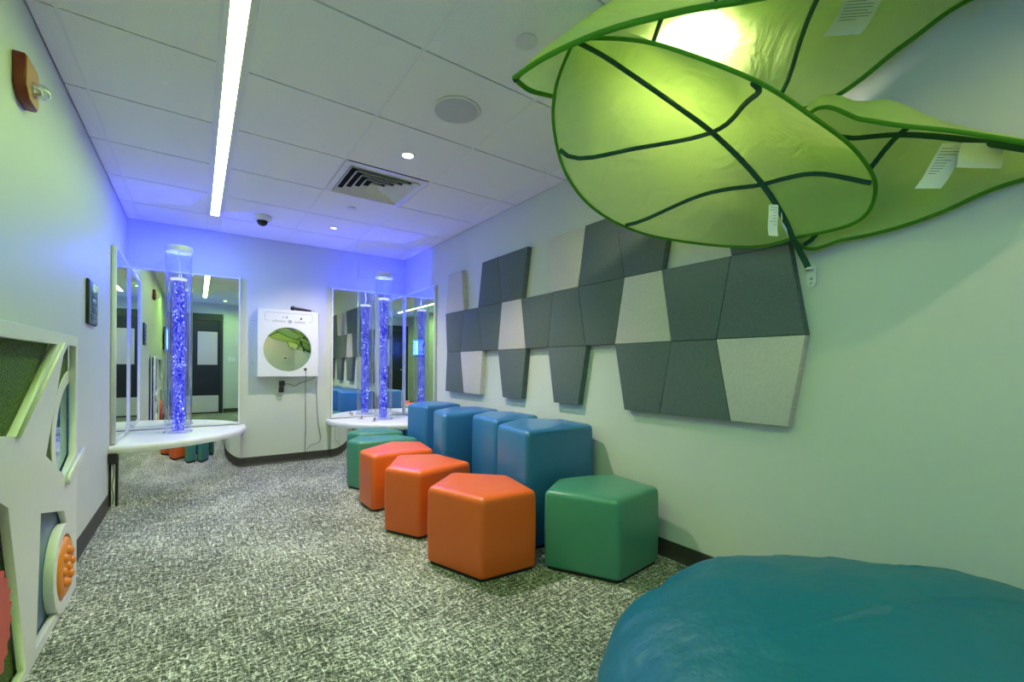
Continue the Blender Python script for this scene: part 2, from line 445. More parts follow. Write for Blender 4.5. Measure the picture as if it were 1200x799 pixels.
def spot(name, x, y, z, color, power, size=0.08, angle=120, blend=0.8, rot=(0, 0, 0)):
    l = D.lights.new(name, 'SPOT'); l.energy = power; l.color = color; l.shadow_soft_size = size
    l.spot_size = math.radians(angle); l.spot_blend = blend
    o = D.objects.new(name, l); COL.objects.link(o); o.location = (x, y, z); o.rotation_euler = rot
    return o
def point(name, x, y, z, color, power, size=0.05):
    l = D.lights.new(name, 'POINT'); l.energy = power; l.color = color; l.shadow_soft_size = size
    o = D.objects.new(name, l); COL.objects.link(o); o.location = (x, y, z); return o

# sprinkler cover plates
for (x, y, r, lab) in ((1.092, 3.86, 0.042, 'small white round sprinkler cover plate just beyond the air vent'),
                       (1.125, 1.45, 0.047, 'white round cover plate in the ceiling near the left tip of the leaf canopy')):
    bm = bmesh.new(); lathe(bm, [(r - 0.006, 0), (r - 0.006, -0.004), (r, -0.004), (r, -0.0055), (0, -0.006)], (x, y, H - 0.0004))
    tag(obj('sprinkler_cover', bm, M['plastic'], auto=30), lab, 'sprinkler cover', 'sprinkler cover plates')

# dome camera
t = thing('dome_camera', 'white security camera with dark dome under the ceiling', 'security camera')
bm = bmesh.new(); lathe(bm, [(0.0, 0), (0.078, 0), (0.078, -0.018), (0.070, -0.036), (0.045, -0.044), (0.0, -0.044)], (0.484, 4.55, H - 0.0004)); obj('housing', bm, M['plastic'], t, auto=35)
bm = bmesh.new(); lathe(bm, [(0.046, -0.04)] + [(0.046 * math.cos(a), -0.046 - 0.044 * math.sin(a)) for a in [i * PI / 16 for i in range(9)]], (0.484, 4.55, H)); obj('dome', bm, mat('smoked_dome', (0.01, 0.01, 0.012), 0.08), t, smooth=True)

# ------------------------------------------------------------------ corner mirrors
MZ0, MZ1 = 0.462, 1.987
def mirror(axis, a0, a1, label):
    t = thing('wall_mirror', label, 'mirror', 'white framed mirrors in the back corners')
    fw, dp = 0.014, 0.034
    outer = [(a0, MZ0), (a1, MZ0), (a1, MZ1), (a0, MZ1)]
    inner = [(a0 + fw, MZ0 + fw), (a0 + fw, MZ1 - fw), (a1 - fw, MZ1 - fw), (a1 - fw, MZ0 + fw)]
    if axis == 'B':
        plate('frame', [outer, inner], YB - dp, YB - 0.002, 'Y', M['frame'], t)
        boxo('mirror_glass', a0 + fw, a1 - fw, YB - 0.022, YB - 0.004, MZ0 + fw, MZ1 - fw, M['mirror'], t)
    elif axis == 'L':
        plate('frame', [outer, inner], XL + 0.002, XL + dp, 'X', M['frame'], t)
        boxo('mirror_glass', XL + 0.004, XL + 0.022, a0 + fw, a1 - fw, MZ0 + fw, MZ1 - fw, M['mirror'], t)
    else:
        plate('frame', [outer, inner], XR - dp, XR - 0.002, 'X', M['frame'], t)
        boxo('mirror_glass', XR - 0.022, XR - 0.004, a0 + fw, a1 - fw, MZ0 + fw, MZ1 - fw, M['mirror'], t)
mirror('L', 4.450, YB - 0.036, 'white framed mirror on the left wall beside the bubble tube platform')
mirror('B', XL + 0.003, 0.370, 'white framed mirror on back wall behind left bubble tube, left of round mirror box')
mirror('B', 1.288, XR - 0.003, 'white framed mirror on back wall behind right bubble tube')
mirror('R', 4.440, YB - 0.036, 'narrow white framed mirror on right wall next to the acoustic panels')

# ------------------------------------------------------------------ quarter round platforms with mirrored skirts
def platform(side, label):
    t = thing('corner_platform', label, 'platform', 'quarter round platforms in the back corners')
    g = 0.002
    if side == 'L': C0 = (XL + g, YB - g); a0, a1 = -PI / 2, 0
    else: C0 = (XR - g, YB - g); a0, a1 = PI, 1.5 * PI
    R, n = 0.965, 48
    bm = bmesh.new()
    z0, z1 = 0.388, 0.452
    prof = [(R - 0.03, z0), (R - 0.004, z0 + 0.006), (R + 0.003, z0 + 0.03), (R, z1 - 0.014), (R - 0.008, z1 - 0.003), (R - 0.022, z1), (R - 0.30, z1 + 0.002), (R - 0.6, z1 + 0.002)]
    rings = []
    for q, (r, z) in enumerate(prof):
        ring = []
        for i in range(n + 1):
            a = a0 + (a1 - a0) * i / n
            w = 0.0035 * math.sin(i * 2.1 + z * 60) + 0.002 * math.sin(i * 5.3) if 1 <= q <= 3 else 0
            ring.append(bm.verts.new((C0[0] + (r + w) * math.cos(a), C0[1] + (r + w) * math.sin(a), z)))
        rings.append(ring)
    for A, B in zip(rings, rings[1:]):
        for i in range(n): bm.faces.new((A[i], A[i + 1], B[i + 1], B[i]))
    ct = bm.verts.new((C0[0], C0[1], z1 + 0.002)); cb = bm.verts.new((C0[0], C0[1], z0))
    for i in range(n):
        bm.faces.new((rings[-1][i], rings[-1][i + 1], ct)); bm.faces.new((rings[0][i], rings[0][i + 1], cb))
    for i in (0, n): bm.faces.new([r[i] for r in rings] + [ct, cb])
    obj('padded_top', bm, M['vinyl'], t, auto=50)
    Rs = 0.925
    bm = bmesh.new()
    lathe(bm, [(Rs - 0.012, 0.002), (Rs, 0.002), (Rs, 0.386), (Rs - 0.012, 0.386), (Rs - 0.012, 0.002)], (C0[0], C0[1], 0), seg=64, a0=a0 + 0.026, a1=a1 - 0.026)
    obj('mirrored_skirt', bm, M['smirror'], t, auto=40)
    return t, C0
tL, cL = platform('L', 'white padded quarter round platform with mirrored skirt in the left back corner')
# end trim of left skirt with the black control box
bm = bmesh.new(); box(bm, XL + 0.018, XL + 0.040, YB - 0.972, YB - 0.962, 0.0, 0.386); obj('skirt_end_trim', bm, M['frame'], tL)
bm = bmesh.new(); box(bm, XL + 0.041, XL + 0.055, YB - 0.968, YB - 0.945, 0.0, 0.386); obj('skirt_edge_strip', bm, M['black'], tL)
bm = bmesh.new(); box(bm, XL + 0.003, XL + 0.052, YB - 1.005, YB - 0.974, 0.325, 0.405, 0, 0.003); obj('latch_box', bm, M['black'], tL)
bm = bmesh.new(); tube(bm, smooth_path([(XL + 0.03, YB - 0.99, 0.325), (XL + 0.036, YB - 0.985, 0.25), (XL + 0.024, YB - 0.985, 0.16), (XL + 0.034, YB - 0.985, 0.08), (XL + 0.028, YB - 0.985, 0.02)]), 0.0025); obj('cord', bm, M['black'], tL)
tR, cR = platform('R', 'white padded quarter round platform in the right back corner behind the stools')

# two dark knobs standing on the right platform
for (x, y, lab) in ((1.58, 5.14, 'small dark toggle knob on right platform nearer the back wall'), (1.64, 4.86, 'small dark toggle knob on right platform nearer the stools')):
    t = thing('toggle_knob', lab, 'switch knob', 'dark toggle knobs on the platform')
    bm = bmesh.new(); lathe(bm, [(0, 0.0), (0.026, 0), (0.024, 0.006), (0.008, 0.010), (0, 0.010)], (x, y, 0.4545), seg=20); obj('foot', bm, M['greyp'], t, auto=40)
    bm = bmesh.new(); tube(bm, [(x, y, 0.4640), (x + 0.004, y - 0.004, 0.478), (x + 0.010, y - 0.010, 0.492)], 0.005); obj('lever', bm, M['black'], t)

# ------------------------------------------------------------------ bubble tubes
def bubble_tube(x, y, label, wx, wy):
    t = thing('bubble_tube', label, 'bubble tube', 'blue lit bubble tubes on the corner platforms'); t.location = (x, y, 0)
    zb, zt = 0.4548, 2.10
    bm = bmesh.new(); lathe(bm, [(0.1035, zb), (0.112, zb), (0.112, zb + 0.010), (0.1035, zb + 0.014), (0.1035, zb)], seg=40); obj('base_ring', bm, M['acrylic'], t, auto=40)
    bm = bmesh.new(); lathe(bm, [(0.100, zb), (0.100, zt)], seg=48); obj('outer_tube', bm, M['acrylic'], t, smooth=True)
    bm = bmesh.new(); lathe(bm, [(0, zb + 0.02), (0.046, zb + 0.02), (0.049, zb + 0.5), (0.049, 1.84), (0.0, 1.845)], seg=40); obj('water_column', bm, M['water'], t, auto=50)
    bm = bmesh.new(); lathe(bm, [(0.05, 1.846), (0.064, 1.85), (0.064, 1.864), (0.05, 1.868), (0.05, 1.846)], seg=36); obj('float_ring', bm, emis('lit_float_ring', (0.7, 0.78, 1.0), 0.4), t, auto=40)
    bm = bmesh.new(); lathe(bm, [(0, zt + 0.003), (0.098, zt + 0.003), (0.104, zt), (0.106, zt + 0.006), (0.106, zt + 0.05), (0.100, zt + 0.056), (0.0, zt + 0.056)], seg=40); obj('cap', bm, M['white'], t, auto=40)
    bm = bmesh.new(); tube(bm, smooth_path([(0.0, -0.01, 1.87), (0.008, -0.012, 1.95), (-0.004, -0.010, 2.05), (0, -0.01, zt + 0.002)]), 0.0035); obj('air_line', bm, M['plastic'], t)
    d = Vector((wx - x, wy - y, 0)); n = d.normalized()
    bm = bmesh.new(); tube(bm, [n * 0.107 + Vector((0, 0, zt + 0.03)), d - n * 0.004 + Vector((0, 0, zt + 0.03))], 0.006); obj('wall_bracket', bm, M['acrylic'], t)
    bm = bmesh.new()
    for k in range(90):
        a = random.uniform(0, 2 * PI); r = random.uniform(0.02, 0.052); z = zb + 0.03 + (1.80 - zb) * random.random() ** 1.3; s = random.uniform(0.003, 0.009)
        bmesh.ops.create_icosphere(bm, subdivisions=1, radius=s, matrix=Matrix.Translation((r * math.cos(a), r * math.sin(a), z)) @ Matrix.Scale(1.5, 4, (0, 0, 1)))
    b = obj('bubbles', bm, M['bubble'], t, smooth=True); b['kind'] = 'stuff'
    return t
bubble_tube(-0.14, 4.99, 'tall clear tube of blue lit bubbling water on the left platform', -0.14, YB)
bubble_tube(1.79, 4.99, 'tall clear tube of blue lit bubbling water on the right platform', 1.60, YB)
for x in (-0.14, 1.79):
    point('bubble_tube_light', x, 4.99, 1.96, (0.02, 0.03, 1.0), 9, 0.0)

# ------------------------------------------------------------------ voice box with round mirror on back wall
t = thing('wall_cabinet', 'white box with round mirror hung on the back wall', 'wall unit')
bx0, bx1, bz0, bz1, by = 0.524, 1.126, 0.955, 1.677, 5.25
cxm, czm, rm = 0.815, 1.250, 0.238
plate('front_panel', [[(bx0, bz0), (bx1, bz0), (bx1, bz1), (bx0, bz1)], circ(cxm, czm, rm + 0.001, 64)[::-1]], by, by + 0.012, 'Y', M['white'], t)
bm = bmesh.new()
box(bm, bx0, bx0 + 0.012, by + 0.0125, YB - 0.001, bz0, bz1); box(bm, bx1 - 0.012, bx1, by + 0.0125, YB - 0.001, bz0, bz1)
box(bm, bx0 + 0.012, bx1 - 0.012, by + 0.0125, YB - 0.001, bz0, bz0 + 0.012); box(bm, bx0 + 0.012, bx1 - 0.012, by + 0.0125, YB - 0.001, bz1 - 0.012, bz1)
obj('case', bm, M['white'], t)
bm = bmesh.new(); lathe(bm, [(rm, 0.004), (rm, 0.010), (0, 0.010), (0, 0.004), (rm, 0.004)], (cxm, by, czm), axis='Y', seg=64); bmesh.ops.rotate(bm, verts=bm.verts, cent=(cxm, by + 0.010, czm), matrix=Matrix.Rotation(math.radians(-1.5), 3, 'X') @ Matrix.Rotation(math.radians(1.2), 3, 'Z')); bmesh.ops.translate(bm, verts=bm.verts, vec=(0, 0.010, 0)); obj('round_mirror', bm, M['mirror'], t)
bm = bmesh.new(); lathe(bm, [(0, -0.006), (0.014, -0.006), (0.016, -0.0005), (0, -0.0005)], (0.992, by, 1.033), axis='Y', seg=24); obj('jack_socket', bm, mat('brown_socket', (0.10, 0.07, 0.05), 0.4), t)
bm = bmesh.new(); lathe(bm, [(0, -0.004), (0.009, -0.004), (0.010, -0.0005), (0, -0.0005)], (0.945, by, 1.590), axis='Y', seg=20); obj('button', bm, M['black'], t)
bm = bmesh.new(); lathe(bm, [(0, -0.003), (0.006, -0.003), (0.006, -0.0005), (0, -0.0005)], (0.765, by, 1.596), axis='Y', seg=16); obj('indicator', bm, M['greyp'], t)
bm = bmesh.new(); lathe(bm, [(0, -0.003), (0.010, -0.003), (0.010, -0.0005), (0, -0.0005)], (0.800, by, 1.598), axis='Y', seg=16); obj('dial', bm, M['greyp'], t)
bm = bmesh.new(); yy0, yy1 = by - 0.0015, by - 0.0003
L0, L1, LT, LB = 0.590, 1.062, 1.645, 1.555
for (a, b, c, d) in ((L0 + .012, L1 - .012, LT - 0.003, LT), (L0, L0 + 0.003, LB + .012, LT - .012), (L1 - 0.003, L1, LB + .012, LT - .012), (L0 + .012, L0 + 0.04, LB, LB + 0.003), (L1 - 0.045, L1 - .012, LB, LB + 0.003)):
    box(bm, a, b, yy0, yy1, c, d)
for (cx_, cz_, a) in ((L0 + .012, LT - .012, 90), (L1 - .012, LT - .012, 0), (L0 + .012, LB + .012, 180), (L1 - .012, LB + .012, 270)):
    tube(bm, [(cx_ + 0.0105 * math.cos(math.radians(a + k * 15)), by - 0.0009, cz_ + 0.0105 * math.sin(math.radians(a + k * 15))) for k in range(7)], 0.0014, 5)
obj('printed_outline', bm, M['greyp'], t)
text('lettering', 'callware', 0.040, (0.722, by - 0.0007, 1.542), 'Y', M['greyp'], t)
text('lettering', 'systems', 0.036, (0.930, by - 0.0007, 1.542), 'Y', M['greyp'], t)
plate('printed_emblem', [circ(0.832, 1.553, 0.019, 24), circ(0.832, 1.553, 0.013, 24)[::-1], ], by - 0.0015, by - 0.0003, 'Y', M['greyp'], t)
plate('printed_emblem', [circ(0.832, 1.553, 0.009, 24)], by - 0.0015, by - 0.0003, 'Y', M['greyp'], t)

t = thing('microphone', 'black handheld microphone lying on the white wall box', 'microphone')
bm = bmesh.new(); lathe(bm, [(0, -0.027)] + [(0.026 * math.cos(a), 0.027 * math.sin(a)) for a in [(-7 + i) * PI / 16 for i in range(15)]] + [(0, 0.027)], (0.868, 5.293, 1.7055), axis='X', seg=20); obj('grille_head', bm, M['black'], t, smooth=True)
bm = bmesh.new(); tube(bm, [(0.896, 5.293, 1.7035), (0.905, 5.293, 1.7030), (0.97, 5.293, 1.6985), (1.05, 5.293, 1.6905), (1.056, 5.293, 1.690)], [0.019, 0.018, 0.0155, 0.011, 0.010], 16); obj('handle', bm, M['black'], t, auto=50)
bm = bmesh.new(); tube(bm, smooth_path([(1.055, 5.293, 1.690), (1.075, 5.295, 1.696), (1.10, 5.30, 1.683), (1.1345, 5.305, 1.678), (1.140, 5.31, 1.62), (1.141, 5.325, 1.45), (1.139, 5.33, 1.2), (1.142, 5.33, 1.0), (1.135, 5.335, 0.93), (1.13, 5.338, 0.75), (1.145, 5.338, 0.45), (1.175, 5.338, 0.25), (1.15, 5.338, 0.19), (1.07, 5.336, 0.165), (1.03, 5.334, 0.12)]), 0.0025, 6); obj('cable', bm, M['black'], t)

bm = bmesh.new(); tube(bm, smooth_path([(0.992, 5.238, 1.033), (0.992, 5.225, 1.02), (0.997, 5.24, 0.93), (1.003, 5.30, 0.86), (1.012, 5.335, 0.6), (1.015, 5.336, 0.35), (1.010, 5.336, 0.18), (1.008, 5.33, 0.11), (1.006, 5.325, 0.05), (1.004, 5.315, 0.004)]), 0.0024, 6)
tag(obj('jack_cable', bm, M['black'], None), 'thin black cable hanging straight down from the white box socket', 'cable')

t = thing('power_adapter', 'two black plug adapters in the outlet below the white box', 'power adapter')
boxo('outlet_plate', 0.728, 0.800, YB - 0.006, YB - 0.001, 0.765, 0.885, M['plastic'], t, 0.002)
boxo('adapter_body', 0.738, 0.793, YB - 0.062, YB - 0.007, 0.845, 0.905, M['black'], t, 0.005)
boxo('adapter_body', 0.736, 0.785, YB - 0.048, YB - 0.007, 0.778, 0.840, M['black'], t, 0.005)
bm = bmesh.new(); tube(bm, smooth_path([(0.793, YB - 0.03, 0.87), (0.84, YB - 0.012, 0.868), (0.90, YB - 0.010, 0.845), (0.97, YB - 0.01, 0.885), (1.05, YB - 0.010, 0.905), (1.10, YB - 0.012, 0.935), (1.115, YB - 0.03, 0.952)]), 0.0026, 6); obj('cord', bm, M['black'], t)

# two tiny hooks to the left of the box
for z, w in ((1.555, 'upper'), (1.100, 'lower')):
    bm = bmesh.new(); tube(bm, [(0.478, YB - 0.001, z), (0.478, YB - 0.014, z), (0.486, YB - 0.018, z - 0.004), (0.500, YB - 0.014, z - 0.006)], 0.0028, 6)
    tag(obj('wall_hook', bm, M['greyp']), w + ' of two tiny hooks on the wall left of the white box', 'hook', 'tiny hooks on the back wall')

# ------------------------------------------------------------------ left wall: strobe, sign
t = thing('fire_alarm_strobe', 'red brown fire alarm strobe high on the left wall', 'fire alarm')
x0, xf = XL + 0.001, XL + 0.034
pl = [(2.262, 2.172), (2.262, 2.085), (2.285, 2.045), (2.330, 2.028), (2.40, 2.028), (2.415, 2.045), (2.415, 2.165), (2.395, 2.195), (2.300, 2.195)]
pl = [(2.262, 2.185), (2.262, 2.075), (2.300, 2.035), (2.400, 2.035), (2.415, 2.05), (2.415, 2.170), (2.395, 2.19)]
plate('body', [pl], x0, xf, 'X', M['red'], t, 0.003)
plate('face_plate', [[(y * 0.93 + 0.16, z * 0.93 + 0.148) for y, z in pl]], xf + 0.0005, xf + 0.004, 'X', M['ochre'], t)
bm = bmesh.new(); lathe(bm, [(0.0, 0.045), (0.014, 0.042), (0.026, 0.030), (0.030, 0.012), (0.030, 0.0), (0, 0)], (xf + 0.0045, 2.345, 2.095), axis='X', seg=24); obj('strobe_lens', bm, M['lens'], t, smooth=True)
bm = bmesh.new(); tube(bm, [(xf + 0.006, 2.325, 2.10), (xf + 0.022, 2.333, 2.098), (xf + 0.022, 2.357, 2.092), (xf + 0.006, 2.365, 2.09)], 0.005); obj('flash_bulb', bm, M['steel'], t)

t = thing('wall_control_panel', 'narrow dark blue grey button plate on the left wall', 'wall panel')
boxo('backplate', XL + 0.001, XL + 0.014, 3.535, 3.80, 1.315, 1.585, M['black'], t, 0.002)
boxo('faceplate', XL + 0.0145, XL + 0.018, 3.542, 3.794, 1.322, 1.578, M['plate'], t, 0.001)
for k in range(4):
    boxo('button', XL + 0.0185, XL + 0.021, 3.60, 3.735, 1.345 + k * 0.047, 1.380 + k * 0.047, M['bluep'], t, 0.001)

# ------------------------------------------------------------------ sensory activity board on the left wall
t = thing('activity_board', 'white framed sensory board with green turf and wheels on the left wall', 'activity board')
X0 = XL + 0.002; XFc = XL + 0.071
Y0, Y1, ZT = 1.42, 2.905, 1.204
boxo('backboard', X0 + 0.016, XL + 0.030, Y0 + 0.002, Y1 - 0.002, 0.002, ZT - 0.002, M['white'], t)
hole1 = [(1.47, 1.152), (2.533, 1.155), (2.032, 0.843), (1.80, 0.872), (1.47, 0.862)]
hole2 = [(2.658, 1.158), (2.866, 1.157), (2.866, 0.650), (2.68, 0.575), (2.546, 0.640), (2.374, 0.722)]
hole3 = [(2.310, 0.518), (2.659, 0.433), (2.822, 0.250), (2.830, 0.040), (2.262, 0.040)]
hole4 = [(1.47, 0.655), (1.885, 0.670), (1.965, 0.631), (2.150, 0.030), (1.47, 0.030)]
outer = [(Y0, 0.0), (Y1, 0.0), (Y1, ZT), (Y0, ZT)]
plate('star_frame', [outer] + [h[::-1] for h in (hole1, hole2, hole3, hole4)], XL + 0.048, XFc, 'X', M['white'], t, 0.0015)
def inset(x0, x1, name, loop, m): return plate(name, [loop], x0, x1, 'X', m, t)
inset(XL + 0.031, XL + 0.042, 'turf_panel', hole1, M['turf'])
inset(XL + 0.031, XL + 0.042, 'turf_panel', [(2.655, 1.17), (2.872, 1.17), (2.872, 0.6), (2.53, 0.60), (2.35, 0.722)], M['turf'])
inset(XL + 0.031, XL + 0.042, 'turf_panel', hole4, M['turf'])
inset(XL + 0.031, XL + 0.036, 'turf_panel', [(2.26, 0.53), (2.42, 0.50), (2.30, 0.03), (2.25, 0.03)], M['turf'])
inset(XL + 0.0365, XL + 0.044, 'blue_panel', [(2.415, 0.50), (2.67, 0.44), (2.83, 0.25), (2.84, 0.03), (2.27, 0.03)], M['bluep'])
# arched blue mirror with white rim
cy_, cz_ = 2.95, 0.735
def clipY(l, ym=2.895): return [(min(y, ym), z) for y, z in l]
arc_o = clipY(circ(cy_, cz_, 0.375, 40, PI / 2, 1.16 * PI, 0.318, True)); arc_i = clipY(circ(cy_, cz_, 0.315, 40, 1.16 * PI, PI / 2, 0.262, True))
arc_o = [p for i, p in enumerate(arc_o) if p[0] < 2.8949 or i == 0]; arc_i = [p for i, p in enumerate(arc_i) if p[0] < 2.8949 or i == len(arc_i) - 1]
plate('arch_rim', [arc_o + arc_i], XL + 0.0425, XL + 0.0475, 'X', M['white'], t)
plate('arch_mirror', [arc_i[::-1] + [(2.68, 0.585), (2.895, 0.61)]], XL + 0.0425, XL + 0.0445, 'X', M['bluem'], t)
# slanted ray of the star standing proud of the edge
plate('star_ray', [[(2.665, 0.545), (2.955, 0.615), (2.992, 0.662), (2.685, 0.585)]], XFc + 0.0005, XFc + 0.016, 'X', M['white'], t)
plate('star_ray', [[(2.020, 0.835), (2.052, 0.835), (2.66, 1.165), (2.60, 1.165)]], XFc + 0.0005, XFc + 0.012, 'X', M['white'], t)
# lower ring and orange knobbed wheel
yc, zc = 2.648, 0.190
plate('wheel_ring', [circ(yc, zc, 0.186, 48), circ(yc, zc, 0.140, 48)[::-1]], XL + 0.0445, XFc + 0.006, 'X', M['white'], t, 0.002)
bm = bmesh.new(); lathe(bm, [(0, 0.005), (0.139, 0.005), (0.139, 0), (0, 0)], (XL + 0.0535, yc, zc), axis='X', seg=48); obj('wheel_recess', bm, M['dark'], t)
w = None
bm = bmesh.new(); lathe(bm, [(0, 0.026), (0.110, 0.026), (0.124, 0.019), (0.128, 0.010), (0.128, 0), (0, 0)], (XL + 0.0590, yc + 0.006, zc), axis='X', seg=48)
w = obj('knobbed_wheel', bm, M['orangep'], t, auto=40)
for k in range(9):
    if k == 0: yy, zz = yc + 0.006, zc
    else: yy, zz = yc + 0.006 + 0.072 * math.cos(k * PI / 4), zc + 0.072 * math.sin(k * PI / 4)
    bm = bmesh.new(); lathe(bm, [(0.019, 0.0), (0.017, 0.006), (0.010, 0.011), (0, 0.013)], (XL + 0.0855, yy, zz), axis='X', seg=16)
    obj('knob', bm, M['orangep'], w, smooth=True)
# coral toothed wheel over a white disc at the left
bm = bmesh.new(); lathe(bm, [(0, 0.012), (0.215, 0.012), (0.22, 0.0), (0, 0)], (XL + 0.0425, 1.755, 0.365), axis='X', seg=48); obj('white_disc', bm, M['white'], t, auto=40)
gear = []
for k in range(48):
    a = 2 * PI * k / 48; r = 0.185 if k % 2 else 0.163
    gear.append((1.76 + r * math.cos(a), 0.325 + r * math.sin(a)))
plate('toothed_wheel', [gear], XL + 0.056, XL + 0.086, 'X', M['redp'], t, 0.001)

# ------------------------------------------------------------------ acoustic panels on right wall
zA, zB_, zC, zT = 1.630, 1.222, 0.815, 2.037
seA = [4.140, 3.755, 3.489, 3.100, 2.828, 2.440, 2.178, 1.780, 1.517, 1.125, 0.868]      # seam feet on the upper line
seB = [4.104, 3.817, 3.409, 3.156, 2.763, 2.493, 2.106, 1.852, 1.453, 1.197, 0.800]      # seam feet on the lower line
def trap(ya0, ya1, yb0, yb1, zt, zb): return [(ya0, zt), (ya1, zt), (yb1, zb), (yb0, zb)]
P = []
P.append((trap(4.078, 3.802, 4.140, 3.750, zT, zA), 'b', 'beige wedge shaped acoustic panel alone at the far left end of the top row'))
P.append((trap(3.419, 3.162, 3.489, 3.103, zT, zA), 'd', 'charcoal acoustic panel in the top row, left half of the lone dark pair'))
P.append((trap(3.162, 2.747, 3.103, 2.820, zT, zA), 'd', 'charcoal acoustic panel in the top row, right half of the lone dark pair'))
P.append((trap(2.509, 2.113, 2.440, 2.180, zT, zA), 'b', 'beige acoustic panel in the top row, touching two dark ones below the leaf tip'))
P.append((trap(2.113, 1.852, 2.180, 1.781, zT, zA), 'd', 'charcoal acoustic panel in the top row just right of the beige one under the leaf'))
P.append((trap(1.852, 1.440, 1.781, 1.517, zT, zA), 'd', 'charcoal acoustic panel in the top row, its upper right corner hidden by the leaf'))
P.append((trap(1.190, 0.800, 1.125, 0.868, zT, zA), 'd', 'charcoal acoustic panel at right end of the top row, nearly hidden behind the leaf'))
cols = 'dddbdddbdd'
labm = ['charcoal acoustic panel at the left end of the middle row beside the mirror', 'charcoal acoustic panel second from the left end of the middle row',
        'charcoal acoustic panel in the middle row just left of the smaller beige panel', 'beige acoustic panel in the left part of the middle row between dark ones',
        'charcoal acoustic panel in the middle row just right of the smaller beige panel', 'charcoal acoustic panel midway along the middle row, dark ones on both sides',
        'charcoal acoustic panel in the middle row just left of the larger beige panel', 'large beige acoustic panel in the middle row, tapering upward',
        'charcoal acoustic panel in the middle row just right of the large beige panel', 'charcoal acoustic panel at the right end of the middle row near the leaf bracket']
for i in range(10):
    P.append((trap(seA[i], seA[i + 1], seB[i], seB[i + 1], zA, zB_), cols[i], labm[i]))
P.append((trap(4.104, 3.817, 4.133, 3.747, zB_, zC), 'd', 'charcoal acoustic panel at the left end of the bottom row'))
P.append((trap(3.817, 3.409, 3.747, 3.449, zB_, zC), 'b', 'beige acoustic panel in the bottom row above the farthest blue stools'))
P.append((trap(3.156, 2.760, 3.080, 2.812, zB_, zC), 'd', 'single charcoal acoustic panel hanging in the bottom row, left one of two loners'))
P.append((trap(2.493, 2.097, 2.423, 2.173, zB_, zC), 'd', 'single charcoal acoustic panel hanging in the bottom row above the nearest blue stool'))
P.append((trap(1.852, 1.453, 1.775, 1.524, zB_, zC), 'd', 'charcoal acoustic panel in the bottom row, left of the right hand group of three'))
P.append((trap(1.453, 1.197, 1.524, 1.123, zB_, zC), 'd', 'charcoal acoustic panel in the bottom row between a dark one and the large beige one'))
P.append((trap(1.197, 0.801, 1.123, 0.866, zB_, zC), 'b', 'large beige acoustic panel at the right end of the bottom row'))
for pts, c, lab in P:
    cy0 = sum(p[0] for p in pts) / 4; cz0 = sum(p[1] for p in pts) / 4
    q = []
    for (yy, zz) in pts:   # a hair's gap between neighbours
        q.append((yy - math.copysign(0.0012, yy - cy0), zz - math.copysign(0.0012, zz - cz0)))
    bm = bmesh.new()
    a = [bm.verts.new((XR - 0.050, yy, zz)) for yy, zz in q]; b = [bm.verts.new((XR - 0.002, yy, zz)) for yy, zz in q]
    f = bm.faces.new(a); bm.faces.new(b[::-1])
    for i in range(4): bm.faces.new((a[i], a[(i + 1) % 4], b[(i + 1) % 4], b[i]))
    bmesh.ops.bevel(bm, geom=list(f.edges), offset=0.003, segments=2, profile=0.5, affect='EDGES')
    tag(obj('acoustic_panel', bm, M['pdark'] if c == 'd' else M['pbeige'], auto=50), lab, 'acoustic panel', 'acoustic panels on the right wall')

# ------------------------------------------------------------------ vinyl stools
def rounded(poly, r, n=6):
    out = []; N = len(poly)
    ar = sum(poly[i][0] * poly[(i + 1) % N][1] - poly[(i + 1) % N][0] * poly[i][1] for i in range(N))
    if ar < 0: poly = poly[::-1]
    for i in range(N):
        p0, p1, p2 = (Vector(poly[(i + k) % N]) for k in (-1, 0, 1))
        d0 = (p0 - p1).normalized(); d1 = (p2 - p1).normalized()
        th = math.acos(max(-1, min(1, d0.dot(d1)))) / 2
        rr = r * 1.0; L = rr / math.tan(th)
        c = p1 + (d0 + d1).normalized() * (rr / math.sin(th))
        s, e = p1 + d0 * L - c, p1 + d1 * L - c
        a0 = math.atan2(s.y, s.x); a1 = math.atan2(e.y, e.x)
        while a1 < a0: a1 += 2 * PI
        for k in range(n + 1):
            a = a0 + (a1 - a0) * k / n; out.append((c.x + rr * math.cos(a), c.y + rr * math.sin(a)))
    return out
